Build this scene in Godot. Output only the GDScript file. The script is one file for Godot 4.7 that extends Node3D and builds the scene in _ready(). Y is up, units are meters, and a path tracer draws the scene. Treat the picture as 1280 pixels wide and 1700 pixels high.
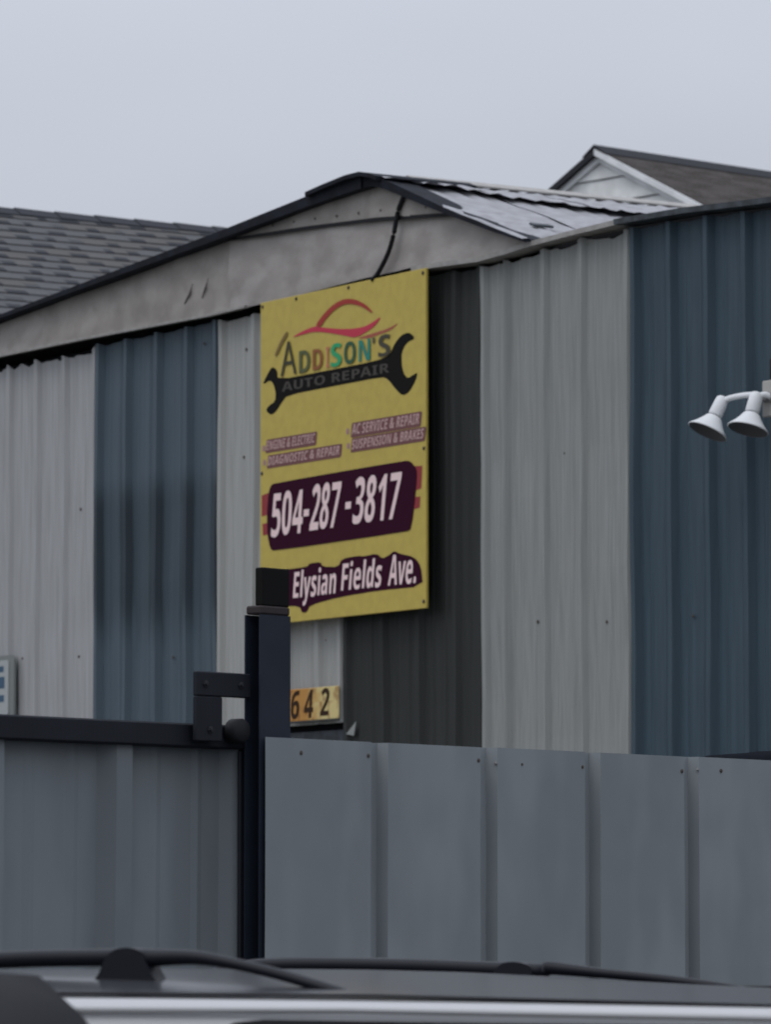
extends Node3D
# y up, metres. The metal building's front wall is its local plane z = 0 (x along the wall, z outwards).

const K := 0.47      # share of the sky's brightness that an upright white wall would show
var T := {}          # textures
var M := {}          # materials
var used := {}
var building_yaw := deg_to_rad(-57.281)
var building_at := Vector3(0, 0, -22.0)
var fence_yaw := deg_to_rad(48.405)
var fence_at := Vector3(0.2474, 0, -9.0)

# ------------------------------------------------------------------ naming
func numbered(called: String) -> String:
	if not used.has(called):
		used[called] = 0
		return called
	used[called] += 1
	return "%s_%03d" % [called, used[called]]

func tag(o: Node3D, label := "", category := "", group := "", kind := "") -> void:
	if label: o.set_meta("label", label)
	if category: o.set_meta("category", category)
	if group: o.set_meta("group", group)
	if kind: o.set_meta("kind", kind)

func thing(called: String, label: String, category: String, at := Vector3.ZERO, yaw := 0.0, group := "") -> Node3D:
	var o := Node3D.new()
	o.name = numbered(called)
	add_child(o)
	o.position = at
	o.rotation.y = yaw
	tag(o, label, category, group)
	return o

func child_name(parent: Node, called: String) -> String:
	if not parent.has_node(called): return called
	var i := 1
	while parent.has_node("%s_%03d" % [called, i]): i += 1
	return "%s_%03d" % [called, i]

func put(called: String, mesh: Mesh, material: Material, parent: Node3D, label := "") -> MeshInstance3D:
	var o := MeshInstance3D.new()
	o.name = child_name(parent, called) if parent != self else numbered(called)
	o.mesh = mesh
	o.material_override = material
	parent.add_child(o, true)
	if label: o.set_meta("label", label)
	return o

# ------------------------------------------------------------------ colours, materials
func seen(r: float, g: float, b: float, k := K) -> Color:   # base colour of a wall that shows this sRGB value under the grey sky
	var c := Color(r / 255.0, g / 255.0, b / 255.0).srgb_to_linear()
	return Color(minf(c.r / (k * 0.93), 0.85), minf(c.g / k, 0.85), minf(c.b / (k * 1.14), 0.85)).linear_to_srgb()

func noise_tex(seed_: int, freq: float, lo: Color, hi: Color, octaves := 4, size := 512, from := 0.25, to := 0.75) -> NoiseTexture2D:
	var n := FastNoiseLite.new()
	n.seed = seed_
	n.noise_type = FastNoiseLite.TYPE_SIMPLEX
	n.frequency = freq
	n.fractal_octaves = octaves
	var t := NoiseTexture2D.new()
	t.width = size
	t.height = size
	t.seamless = true
	t.noise = n
	var g := Gradient.new()
	g.offsets = PackedFloat32Array([from, to])
	g.colors = PackedColorArray([lo, hi])
	t.color_ramp = g
	return t

func normal_tex(seed_: int, freq: float, strength: float, octaves := 3) -> NoiseTexture2D:
	var t := noise_tex(seed_, freq, Color.BLACK, Color.WHITE, octaves)
	t.color_ramp = null
	t.as_normal_map = true
	t.bump_strength = strength
	return t

func mat(c: Color, rough := 0.6, metal := 0.0, tex: Texture2D = null, scale := Vector3.ONE, bump: Texture2D = null, bump_scale := 0.3) -> StandardMaterial3D:
	var m := StandardMaterial3D.new()
	m.albedo_color = c
	m.roughness = rough
	m.metallic_specular = 0.3
	m.metallic = metal
	m.cull_mode = BaseMaterial3D.CULL_DISABLED
	if tex or bump:
		m.uv1_triplanar = true
		m.uv1_scale = scale
		m.uv1_triplanar_sharpness = 4.0
	if tex: m.albedo_texture = tex
	if bump:
		m.normal_enabled = true
		m.normal_texture = bump
		m.normal_scale = bump_scale
	return m

func make_textures() -> void:
	T.streak = noise_tex(11, 0.02, Color(0.945, 0.945, 0.94), Color(1, 1, 1), 5)
	T.grime = noise_tex(12, 0.009, Color(0.80, 0.79, 0.77), Color(1, 1, 1), 5)
	T.zinc = noise_tex(13, 0.007, Color(0.92, 0.915, 0.91), Color(1, 1, 1), 6)
	T.grain = noise_tex(14, 0.09, Color(0.90, 0.90, 0.90), Color(1, 1, 1), 3)
	T.soft = noise_tex(15, 0.006, Color(0.93, 0.93, 0.93), Color(1, 1, 1), 3)
	T.sign = noise_tex(18, 0.02, Color(0.965, 0.965, 0.97), Color(1, 1, 1), 6)
	T.dent = normal_tex(16, 0.008, 6.0)
	T.rough = normal_tex(17, 0.06, 8.0, 4)

# ------------------------------------------------------------------ shapes
func begin(smooth := false) -> SurfaceTool:
	var st := SurfaceTool.new()
	st.begin(Mesh.PRIMITIVE_TRIANGLES)
	st.set_smooth_group(0 if smooth else -1)
	return st

func done(st: SurfaceTool) -> ArrayMesh:
	st.generate_normals()
	return st.commit()

func tri_out(st: SurfaceTool, a: Vector3, b: Vector3, c: Vector3, out: Vector3) -> void:
	if (b - a).cross(c - a).dot(out) > 0.0:
		st.add_vertex(a); st.add_vertex(c); st.add_vertex(b)
	else:
		st.add_vertex(a); st.add_vertex(b); st.add_vertex(c)

func quad_out(st: SurfaceTool, a: Vector3, b: Vector3, c: Vector3, d: Vector3, out: Vector3) -> void:
	tri_out(st, a, b, c, out)
	tri_out(st, a, c, d, out)

func add_box(st: SurfaceTool, lo: Vector3, hi: Vector3, bevel := 0.003) -> void:
	var c := (lo + hi) * 0.5
	var h := (hi - lo) * 0.5
	var b := minf(bevel, minf(h.x, minf(h.y, h.z)) * 0.8)
	for ax in 3:
		var u := (ax + 1) % 3
		var v := (ax + 2) % 3
		for s in [-1.0, 1.0]:
			var q := []
			for k in [[-1, -1], [1, -1], [1, 1], [-1, 1]]:
				var p := Vector3.ZERO
				p[ax] = h[ax] * s
				p[u] = (h[u] - b) * k[0]
				p[v] = (h[v] - b) * k[1]
				q.append(c + p)
			var o := Vector3.ZERO
			o[ax] = s
			quad_out(st, q[0], q[1], q[2], q[3], o)
		for s in [-1.0, 1.0]:        # edges along ax
			for t in [-1.0, 1.0]:
				var q := []
				for k in [[-1, 0], [1, 0], [1, 1], [-1, 1]]:
					var p := Vector3.ZERO
					p[ax] = (h[ax] - b) * k[0]
					p[u] = s * (h[u] - (b if k[1] == 0 else 0.0))
					p[v] = t * (h[v] - (b if k[1] == 1 else 0.0))
					q.append(c + p)
				var o := Vector3.ZERO
				o[u] = s
				o[v] = t
				quad_out(st, q[0], q[1], q[2], q[3], o)
	for sx in [-1.0, 1.0]:
		for sy in [-1.0, 1.0]:
			for sz in [-1.0, 1.0]:
				var s := Vector3(sx, sy, sz)
				tri_out(st, c + s * Vector3(h.x, h.y - b, h.z - b), c + s * Vector3(h.x - b, h.y, h.z - b), c + s * Vector3(h.x - b, h.y - b, h.z), s)

func box(lo: Vector3, hi: Vector3, bevel := 0.003) -> ArrayMesh:
	var st := begin()
	add_box(st, lo, hi, bevel)
	return done(st)

func add_prism(st: SurfaceTool, poly: PackedVector2Array, z0: float, z1: float) -> void:   # outline in x, y; thickness along z
	var idx := Geometry2D.triangulate_polygon(poly)
	for i in range(0, idx.size(), 3):
		for z in [z0, z1]:
			var o := Vector3(0, 0, 1 if z == maxf(z0, z1) else -1)
			tri_out(st, Vector3(poly[idx[i]].x, poly[idx[i]].y, z), Vector3(poly[idx[i + 1]].x, poly[idx[i + 1]].y, z), Vector3(poly[idx[i + 2]].x, poly[idx[i + 2]].y, z), o)
	var ccw := not Geometry2D.is_polygon_clockwise(poly)
	for i in poly.size():
		var a := poly[i]
		var b := poly[(i + 1) % poly.size()]
		var e := (b - a)
		var o := Vector3(e.y, -e.x, 0) * (1.0 if ccw else -1.0)
		quad_out(st, Vector3(a.x, a.y, z0), Vector3(b.x, b.y, z0), Vector3(b.x, b.y, z1), Vector3(a.x, a.y, z1), o)

func prism(poly: PackedVector2Array, z0: float, z1: float) -> ArrayMesh:
	var st := begin()
	add_prism(st, poly, z0, z1)
	return done(st)

func flat(poly: PackedVector2Array, z: float) -> ArrayMesh:      # a printed patch, facing +z
	var st := begin()
	var idx := Geometry2D.triangulate_polygon(poly)
	for i in range(0, idx.size(), 3):
		tri_out(st, Vector3(poly[idx[i]].x, poly[idx[i]].y, z), Vector3(poly[idx[i + 1]].x, poly[idx[i + 1]].y, z), Vector3(poly[idx[i + 2]].x, poly[idx[i + 2]].y, z), Vector3(0, 0, 1))
	return done(st)

func pts(text: String) -> PackedVector2Array:
	var r := PackedVector2Array()
	for p in text.split(" ", false):
		var q := p.split(",")
		r.append(Vector2(q[0].to_float(), q[1].to_float()))
	return r

func rounded(lo: Vector2, hi: Vector2, r: float, slant := 0.0) -> PackedVector2Array:
	var p := PackedVector2Array()
	for c in [[hi.x - r, hi.y - r, 0], [lo.x + r, hi.y - r, 1], [lo.x + r, lo.y + r, 2], [hi.x - r, lo.y + r, 3]]:
		for k in 5:
			var a: float = (c[2] + k / 4.0) * PI / 2
			var q := Vector2(c[0] + cos(a) * r, c[1] + sin(a) * r)
			p.append(q + Vector2(slant * (q.y - lo.y) / (hi.y - lo.y), 0))
	return p

func smooth_loop(poly: PackedVector2Array, times := 2) -> PackedVector2Array:   # Chaikin corners
	for k in times:
		var r := PackedVector2Array()
		for i in poly.size():
			var a := poly[i]
			var b := poly[(i + 1) % poly.size()]
			r.append(a.lerp(b, 0.22))
			r.append(a.lerp(b, 0.78))
		poly = r
	return poly

func add_tube(st: SurfaceTool, path: Array, radii: Array, sides := 10, squash := Vector2.ONE) -> void:
	var rings := []
	for i in path.size():
		var t: Vector3 = (path[mini(i + 1, path.size() - 1)] - path[maxi(i - 1, 0)]).normalized()
		var u := t.cross(Vector3.UP if absf(t.y) < 0.9 else Vector3.RIGHT).normalized()
		var v := u.cross(t).normalized()
		var r: float = radii[mini(i, radii.size() - 1)]
		var ring := []
		for k in sides:
			var a := TAU * k / sides
			ring.append(path[i] + (u * cos(a) * squash.x + v * sin(a) * squash.y) * r)
		rings.append(ring)
	for i in path.size() - 1:
		for k in sides:
			var l := (k + 1) % sides
			var a: Vector3 = rings[i][k]
			quad_out(st, a, rings[i + 1][k], rings[i + 1][l], rings[i][l], a - path[i] + rings[i][l] - path[i])
	for e in [0, path.size() - 1]:
		var o: Vector3 = path[e] - path[1 if e == 0 else e - 1]
		for k in sides:
			tri_out(st, path[e], rings[e][k], rings[e][(k + 1) % sides], o)

func tube(path: Array, radii: Array, sides := 10, squash := Vector2.ONE) -> ArrayMesh:
	var st := begin(true)
	add_tube(st, path, radii, sides, squash)
	return done(st)

func curve_points(raw: Array, steps := 6) -> Array:      # Catmull-Rom
	var r := []
	for i in raw.size() - 1:
		for s in steps:
			var t := float(s) / steps
			var a: Vector3 = raw[maxi(i - 1, 0)]
			var b: Vector3 = raw[i]
			var c: Vector3 = raw[i + 1]
			var d: Vector3 = raw[mini(i + 2, raw.size() - 1)]
			r.append(b.cubic_interpolate(c, a, d, t))
	r.append(raw[-1])
	return r

func add_lathe(st: SurfaceTool, at: Vector3, axis: Vector3, profile: PackedVector2Array, sides := 20) -> void:   # profile: x = radius, y = along the axis
	axis = axis.normalized()
	var u := axis.cross(Vector3.UP if absf(axis.y) < 0.9 else Vector3.RIGHT).normalized()
	var v := axis.cross(u).normalized()
	for i in profile.size() - 1:
		for k in sides:
			var a0 := TAU * k / sides
			var a1 := TAU * (k + 1) / sides
			var d0 := u * cos(a0) + v * sin(a0)
			var d1 := u * cos(a1) + v * sin(a1)
			var p := profile[i]
			var q := profile[i + 1]
			var n := (d0 + d1) * (q.y - p.y) - axis * (q.x - p.x) * 2.0
			var A := at + d0 * p.x + axis * p.y
			var B := at + d0 * q.x + axis * q.y
			var C := at + d1 * q.x + axis * q.y
			var D := at + d1 * p.x + axis * p.y
			if p.x < 1e-5: tri_out(st, A, B, C, n)
			elif q.x < 1e-5: tri_out(st, A, B, D, n)
			else: quad_out(st, A, B, C, D, n)

func along(line: PackedVector2Array, x: float) -> float:      # y of a polyline at x
	if x <= line[0].x: return line[0].y
	for i in line.size() - 1:
		if x <= line[i + 1].x:
			return lerpf(line[i].y, line[i + 1].y, (x - line[i].x) / (line[i + 1].x - line[i].x))
	return line[line.size() - 1].y

# a ribbed sheet: top and bottom are polylines, ribs stand out by rib_h (negative: pressed in)
func ribbed(x0: float, x1: float, bottom: PackedVector2Array, top: PackedVector2Array, ribs: Array, base: float, crest: float, rib_h: float, z: float, seed_: int, wavy := 0.004, rows := 22, ragged := 0.0, minor := 0.0) -> ArrayMesh:
	var n := FastNoiseLite.new()
	n.seed = seed_
	n.frequency = 0.9
	n.fractal_octaves = 2
	var cols := [Vector2(x0, 0)]
	for r in ribs:
		for p in [[-base, 0.0], [-crest, rib_h], [crest, rib_h], [base, 0.0]]:
			var x: float = r + p[0]
			if x > x0 + 0.002 and x < x1 - 0.002: cols.append(Vector2(x, p[1]))
			elif x <= x0: cols[0].y = p[1]
		if minor != 0.0:
			for k in [0.33, 0.67]:
				var xm: float = r + 0.305 * k
				if xm > x0 + 0.03 and xm < x1 - 0.03:
					cols.append(Vector2(xm - 0.014, 0)); cols.append(Vector2(xm, minor)); cols.append(Vector2(xm + 0.014, 0))
	cols.append(Vector2(x1, rib_h if ribs.size() and x1 - ribs[-1] < crest else 0.0))
	cols.sort_custom(func(a, b): return a.x < b.x)
	var st := begin()
	for i in cols.size() - 1:
		for j in rows:
			var q := []
			for c in [[i, j], [i, j + 1], [i + 1, j + 1], [i + 1, j]]:
				var x: float = cols[c[0]].x
				var h: float = cols[c[0]].y
				var y0 := along(bottom, x)
				var y1 := along(top, x)
				if ragged > 0.0: y1 += ragged * (n.get_noise_2d(x * 9.0, 50.0) * 1.2 - 0.6 + (0.7 if absf(h) > absf(minor) else 0.0))
				var y := lerpf(y0, y1, float(c[1]) / rows)
				q.append(Vector3(x, y, z + h + n.get_noise_2d(x * 1.3, y) * wavy * 2.0))
			st.add_vertex(q[0]); st.add_vertex(q[1]); st.add_vertex(q[2])
			st.add_vertex(q[0]); st.add_vertex(q[2]); st.add_vertex(q[3])
	return done(st)

# a thin crumpled sheet with a free outline, meshed as columns between two polylines
func sheet(x0: float, x1: float, bottom: PackedVector2Array, top: PackedVector2Array, z: float, seed_: int, wavy := 0.006, columns := 60, rows := 10, freq := 1.6) -> ArrayMesh:
	var n := FastNoiseLite.new()
	n.seed = seed_
	n.frequency = freq
	n.fractal_octaves = 3
	var st := begin(true)
	for i in columns:
		for j in rows:
			var q := []
			for c in [[i, j], [i, j + 1], [i + 1, j + 1], [i + 1, j]]:
				var x := lerpf(x0, x1, float(c[0]) / columns)
				var y := lerpf(along(bottom, x), maxf(along(top, x), along(bottom, x) + 0.001), float(c[1]) / rows)
				q.append(Vector3(x, y, z + n.get_noise_2d(x, y * 2.0) * wavy * 2.0))
			st.add_vertex(q[0]); st.add_vertex(q[1]); st.add_vertex(q[2])
			st.add_vertex(q[0]); st.add_vertex(q[2]); st.add_vertex(q[3])
	return done(st)

# a bar that follows a polyline: its top edge is given, and its height at each point
func trim_bar(line: PackedVector2Array, heights: Array, z0: float, z1: float) -> ArrayMesh:
	var poly := PackedVector2Array()
	for p in line: poly.append(p)
	for i in range(line.size() - 1, -1, -1):
		poly.append(line[i] - Vector2(0, heights[mini(i, heights.size() - 1)]))
	return prism(poly, z0, z1)

# each character of a line becomes a mesh of its own, all fitted together into one box
func letters(parent: Node3D, called: String, text: String, bold: bool, lo: Vector2, hi: Vector2, slant: float, z: float, material: Material) -> void:
	var f := SystemFont.new()
	f.font_names = PackedStringArray(["Droid Sans"])
	f.font_weight = 700 if bold else 400
	var made := []
	var mn := Vector2(1e9, 1e9)
	var mx := Vector2(-1e9, -1e9)
	for i in text.length():
		if text[i] == " ": continue
		var t := TextMesh.new()
		t.font = f
		t.text = text[i]
		t.font_size = 64
		t.depth = 0.0
		t.curve_step = 1.5
		t.horizontal_alignment = HORIZONTAL_ALIGNMENT_LEFT
		var a := t.get_mesh_arrays()
		var v: PackedVector3Array = a[Mesh.ARRAY_VERTEX]
		var shift: float = f.get_string_size(text.substr(0, i), HORIZONTAL_ALIGNMENT_LEFT, -1, 64).x * t.pixel_size
		for k in v.size():
			v[k].x += shift
			mn = mn.min(Vector2(v[k].x, v[k].y))
			mx = mx.max(Vector2(v[k].x, v[k].y))
		made.append([v, a[Mesh.ARRAY_INDEX]])
	for e in made:
		var v: PackedVector3Array = e[0]
		for k in v.size():
			var x := (v[k].x - mn.x) / maxf(mx.x - mn.x, 1e-6)
			var y := (v[k].y - mn.y) / maxf(mx.y - mn.y, 1e-6)
			v[k] = Vector3(lerpf(lo.x, hi.x - slant, x) + slant * y, lerpf(lo.y, hi.y, y), z)
		var b := []
		b.resize(Mesh.ARRAY_MAX)
		b[Mesh.ARRAY_VERTEX] = v
		var nn := PackedVector3Array()
		nn.resize(v.size())
		nn.fill(Vector3(0, 0, 1))
		b[Mesh.ARRAY_NORMAL] = nn
		if e[1] != null: b[Mesh.ARRAY_INDEX] = e[1]
		var m := ArrayMesh.new()
		m.add_surface_from_arrays(Mesh.PRIMITIVE_TRIANGLES, b)
		put(called, m, material, parent)

var screw_mesh: ArrayMesh
func screw(parent: Node3D, at: Vector3, material: Material, size := 1.0) -> void:
	if screw_mesh == null:
		var st := begin()
		add_lathe(st, Vector3.ZERO, Vector3(0, 0, 1), PackedVector2Array([Vector2(0.013, 0), Vector2(0.013, 0.003), Vector2(0.0075, 0.004), Vector2(0.0065, 0.009), Vector2(0, 0.0095)]), 6)
		screw_mesh = done(st)
	var o := put("screw", screw_mesh, material, parent)
	o.position = at
	o.scale = Vector3.ONE * size

# ------------------------------------------------------------------ scene
func _ready() -> void:
	var cam := Camera3D.new()
	cam.name = "camera"
	add_child(cam)
	cam.position = Vector3(0, 1.6, 0)
	cam.rotation.x = deg_to_rad(5.0717)
	cam.fov = 12.13
	cam.near = 0.1
	cam.far = 1500.0
	var attr := CameraAttributesPhysical.new()      # a phone held a little out of focus
	attr.frustum_focal_length = 112.95
	attr.frustum_focus_distance = 11.0
	attr.frustum_near = 0.1
	attr.frustum_far = 1500.0
	attr.exposure_aperture = 10.5
	cam.attributes = attr
	cam.fov = 12.13
	cam.current = true
	var we := WorldEnvironment.new()
	we.name = "environment"
	var env := Environment.new()
	env.background_mode = Environment.BG_SKY
	env.sky = make_sky()
	env.tonemap_mode = Environment.TONE_MAPPER_LINEAR
	env.tonemap_exposure = 1.0
	env.sdfgi_enabled = true
	env.ssao_enabled = true
	env.ssil_enabled = true
	we.environment = env
	add_child(we)
	var sun := DirectionalLight3D.new()
	sun.name = "sun"
	sun.light_energy = 0.2
	sun.light_color = Color(1.0, 0.98, 0.95)
	sun.light_angular_distance = 25.0
	sun.shadow_enabled = true
	add_child(sun)
	sun.look_at_from_position(Vector3(-6, 14, 5), Vector3.ZERO)
	make_textures()
	make_materials()
	make_ground()
	make_building()
	make_shingled_house()
	make_gabled_house()
	make_sign()
	make_number_plate()
	make_placard()
	make_floodlight()
	make_cable()
	make_fence()
	make_gate()
	make_tarpaulin()
	make_cars()

func make_sky() -> Sky:
	var n := FastNoiseLite.new()
	n.seed = 5
	n.frequency = 1.1
	n.fractal_octaves = 4
	var im := Image.create(1024, 512, false, Image.FORMAT_RGBF)      # overcast: three times as bright overhead as at the horizon
	for y in 512:
		var e := deg_to_rad(90.0 - 180.0 * (y + 0.5) / 512.0)
		for x in 1024:
			var a := TAU * x / 1024.0
			var d := Vector3(cos(a) * cos(e), sin(e) * 2.5, sin(a) * cos(e))
			var w := 1.0 + n.get_noise_3dv(d * 0.9) * 0.12 + n.get_noise_3dv(d * 5.0) * 0.06
			var l := 1.336 * (1.0 + 2.0 * sin(maxf(e, 0.0))) / 3.0 * w
			if e < 0.0: l = 0.25
			im.set_pixel(x, y, Color(l * 0.933, l * 1.0, l * 1.135))
	var p := PanoramaSkyMaterial.new()
	p.panorama = ImageTexture.create_from_image(im)
	var s := Sky.new()
	s.sky_material = p
	return s

func make_materials() -> void:
	var up := Vector3(3.1, 0.13, 3.1)
	M.light_a = mat(seen(113, 117, 125), 0.55, 0.0, T.streak, up, T.dent, 0.25)
	M.light_b = mat(seen(113, 117, 122), 0.55, 0.0, T.streak, up, T.dent, 0.25)
	M.light_c = mat(seen(99, 104, 109), 0.55, 0.0, T.streak, up * 1.3, T.dent, 0.25)
	M.blue_b = mat(seen(42, 55, 67), 0.5, 0.0, T.streak, up, T.dent, 0.25)
	M.charcoal = mat(seen(33, 36, 38), 0.6, 0.0, T.streak, up, T.dent, 0.2)
	M.gable = mat(seen(115, 115, 119), 0.62, 0.1, T.zinc, Vector3(0.9, 1.3, 0.9), T.dent, 0.35)
	M.gable_up = mat(seen(110, 110, 113), 0.62, 0.1, T.zinc, Vector3(1.1, 1.1, 1.1), T.dent, 0.35)
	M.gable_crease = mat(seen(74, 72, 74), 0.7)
	M.rake = mat(seen(18, 21, 30), 0.8, 0.0, T.grime, Vector3.ONE * 1.5)
	M.void = mat(Color(0.12, 0.12, 0.13), 0.9)
	M.roof_tin = mat(Color(0.34, 0.34, 0.36).linear_to_srgb(), 0.6, 0.0, T.zinc, Vector3(2.0, 2.0, 1.2), T.dent, 0.5)
	M.flash_light = mat(seen(112, 114, 118), 0.5, 0.1, T.zinc, Vector3.ONE * 3.0)
	M.flash_dark = mat(seen(48, 54, 62), 0.5, 0.1, T.grime, Vector3.ONE * 2.0)
	M.rust = mat(Color(0.33, 0.30, 0.28), 0.85)
	M.steel = mat(Color(0.52, 0.52, 0.52), 0.5, 0.4)
	M.steel_dark = mat(Color(0.17, 0.175, 0.19), 0.5, 0.3)
	M.rubber = mat(Color(0.13, 0.13, 0.14), 0.7)
	M.fence = mat(seen(91, 98, 106), 0.5, 0.0, T.soft, Vector3(1.2, 0.5, 1.2), T.dent, 0.12)
	M.gate = mat(seen(81, 88, 96), 0.5, 0.0, T.soft, Vector3(1.2, 0.4, 1.2), T.dent, 0.12)
	M.post = mat(seen(23, 29, 40), 0.6, 0.0, T.soft, Vector3.ONE * 2.0)
	M.frame = mat(seen(18, 21, 28), 0.65, 0.0, T.soft, Vector3.ONE * 2.0)
	M.weathered = mat(seen(40, 37, 40), 0.85, 0.0, T.grain, Vector3.ONE * 8.0)
	M.asphalt = mat(Color(0.05, 0.05, 0.052).linear_to_srgb(), 0.9, 0.0, T.grain, Vector3.ONE * 2.0, T.rough, 0.6)
	M.concrete = mat(Color(0.22, 0.215, 0.2).linear_to_srgb(), 0.9, 0.0, T.grime, Vector3.ONE * 0.4, T.rough, 0.3)
	M.plaster = mat(Color(0.5, 0.5, 0.48).linear_to_srgb(), 0.85, 0.0, T.soft, Vector3.ONE * 0.4)
	M.white_trim = mat(Color(0.86, 0.87, 0.87).linear_to_srgb(), 0.6, 0.0, T.soft, Vector3.ONE)
	M.siding = mat(Color(0.85, 0.86, 0.84).linear_to_srgb(), 0.7, 0.0, T.soft, Vector3.ONE)

# ------------------------------------------------------------------ setting
func make_ground() -> void:
	var g := put("ground", box(Vector3(-400, -0.5, -400), Vector3(400, 0, 400), 0.0), M.asphalt, self)
	tag(g, "", "", "", "structure")
	var st := begin()
	add_box(st, Vector3(-14, 0.0, -16), Vector3(14, 0.10, -0.75), 0.01)
	var f := put("forecourt", done(st), M.concrete, self)
	f.position = fence_at
	f.rotation.y = fence_yaw
	tag(f, "", "", "", "structure")

# ------------------------------------------------------------------ the building
func make_building() -> void:
	var b := thing("metal_building", "metal sided building patched from light, blue and charcoal ribbed sheets under a low tin gable", "building", building_at, building_yaw)
	# roof line and wall top, in metres along the wall
	var band_low := pts("-6.4,4.64 -4.4,4.655 -3.75,4.634 -2.7,4.629 -1.46,4.612 -1.12,4.618 0.33,4.64")
	var flash := pts("0.33,4.644 0.60,4.634 0.868,4.622 1.10,4.63 1.293,4.642 1.60,4.65 1.93,4.655")
	var flash2 := pts("1.93,4.657 2.42,4.643 2.92,4.615 3.4,4.594 4.8,4.565")
	var rake := pts("-6.4,4.655 -4.434,4.778 -3.751,4.818 -2.47,4.91 -1.293,4.994 -0.418,5.066 -0.10,5.092 0.03,5.092 0.12,5.075 0.254,5.025 0.7,4.851 1.083,4.714 1.293,4.645")
	# dark timber wall behind the sheets
	put("backing_wall", prism(pts("-6.38,0 4.78,0 4.78,4.557 3.4,4.586 2.92,4.607 2.42,4.635 1.93,4.648 1.6,4.643 1.293,4.634 1.10,4.622 0.868,4.614 0.6,4.626 0.33,4.60 -6.38,4.60"), -0.16, -0.055), M.void, b)
	var panels := [
		[-6.38, -4.72, M.light_b, 4.585, 0.0, 1, "pale ribbed sheet"],
		[-4.72, -3.92, M.blue_b, 4.59, 0.0, 2, "blue ribbed sheet"],
		[-3.92, -2.68, M.light_a, 4.585, 0.0, 3, "pale ribbed sheet with a ragged top"],
		[-2.68, -1.47, null, 4.60, 0.0, 4, "blue grey ribbed sheet with darker stained middle"],
		[-1.47, -0.336, M.light_b, 4.592, 2.60, 5, "pale ribbed sheet behind the yellow sign"],
		[-0.336, 0.82, M.charcoal, 4.615, 0.0, 6, "charcoal ribbed sheet"],
		[0.82, 1.957, M.light_c, 4.606, 0.0, 7, "pale grey ribbed sheet right of the sign"],
		[1.957, 3.18, M.blue_b, 4.60, 0.0, 8, "blue ribbed sheet under the floodlights"],
		[3.18, 4.78, M.light_c, 4.56, 0.0, 9, "pale grey ribbed sheet"]]
	var rib_sets := [[-6.3, -5.99, -5.68, -5.37, -5.06, -4.76], [-4.72, -4.45, -4.18], [-3.90, -3.605, -3.311, -3.022, -2.70], [-2.66, -2.369, -2.068, -1.774, -1.49], [-1.45, -1.14, -0.83, -0.55, -0.36], [-0.31, 0.0, 0.30, 0.60, 0.80], [0.84, 1.02, 1.311, 1.593, 1.93], [1.985, 2.251, 2.517, 2.775, 3.05], [3.2, 3.5, 3.8, 4.1, 4.4, 4.7]]
	var sheets := []
	for i in panels.size():
		var p: Array = panels[i]
		var m: Material = p[2] if p[2] != null else stained_blue()
		var ymid: float = p[3]
		var top := PackedVector2Array()
		for k in 13:
			var x := lerpf(p[0], p[1], k / 12.0)
			var t := ymid
			if x > 0.33: t = (along(flash, x) if x < 1.93 else along(flash2, x)) - 0.036
			top.append(Vector2(x, t))
		# the sheets on pale walls stand a little proud of the dark ones
		var z := 0.006 if p[2] in [M.light_a, M.light_b, M.light_c] else 0.0
		var ragged := 0.02 if p[2] == M.light_a else (0.016 if p[2] == M.light_c else 0.008)
		var o := put("wall_panel", ribbed(p[0], p[1], PackedVector2Array([Vector2(p[0], p[4]), Vector2(p[1], p[4])]), top, rib_sets[i], 0.030, 0.014, 0.022 if z > 0.0 or p[2] == M.charcoal else 0.032, z, 40 + p[5], 0.004, 26, ragged, 0.005), m, b, p[6])
		sheets.append(o)
	put("base_sheet", box(Vector3(-1.46, 0.0, -0.05), Vector3(-0.345, 2.57, -0.01), 0.002), M.flash_dark, b, "dark strip of wall below the number plate")
	# screws whose rusty heads show
	for s in [[2, -3.64, 3.83], [2, -2.86, 3.78], [2, -2.72, 3.90], [2, -2.87, 3.03], [2, -3.47, 3.05],
			[4, -1.43, 3.83], [4, -1.25, 3.91], [4, -1.25, 3.37], [4, -1.23, 4.43], [4, -0.50, 2.99],
			[6, 1.24, 2.98], [6, 1.76, 2.95], [6, 1.33, 2.62], [6, 1.90, 4.48], [6, 1.45, 3.7],
			[7, 2.38, 2.94], [3, -1.63, 4.5], [3, -1.92, 2.98]]:
		screw(sheets[s[0]], Vector3(s[1], s[2], 0.006), M.rust, 0.62)
	# torn scrap of sheet at the foot of the pale strip
	put("torn_scrap", prism(pts("-0.30,2.545 -0.235,2.535 -0.215,2.60"), 0.02, 0.024), M.light_c, b, "small torn scrap of pale sheet")
	# gable sheets: the upper one laps over the lower one along a sagging seam
	var seam := pts("-1.33,4.985 -1.27,4.962 -0.60,4.935 0.067,4.897 0.543,4.853 0.80,4.826")
	var lower_top := PackedVector2Array()
	for k in 61:
		var x := lerpf(-6.38, 1.29, k / 60.0)
		var t := along(rake, x) - 0.02
		if x > -1.33 and x < 0.80: t = minf(t, along(seam, x) + 0.02)
		lower_top.append(Vector2(x, t))
	var low := pts("-6.4,4.64 -4.4,4.655 -3.75,4.634 -2.7,4.629 -1.46,4.612 -1.12,4.618 0.33,4.64 0.60,4.626 0.868,4.614 1.293,4.636")
	put("gable_sheet", sheet(-6.38, -3.16, low, lower_top, 0.058, 71, 0.007, 60, 10, 1.4), M.gable, b)
	put("gable_sheet", sheet(-3.17, -1.28, low, lower_top, 0.063, 73, 0.007, 50, 10, 1.4), M.gable_up, b)
	put("gable_sheet", sheet(-1.29, 1.288, low, lower_top, 0.068, 74, 0.007, 60, 10, 1.4), M.gable, b)
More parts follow.
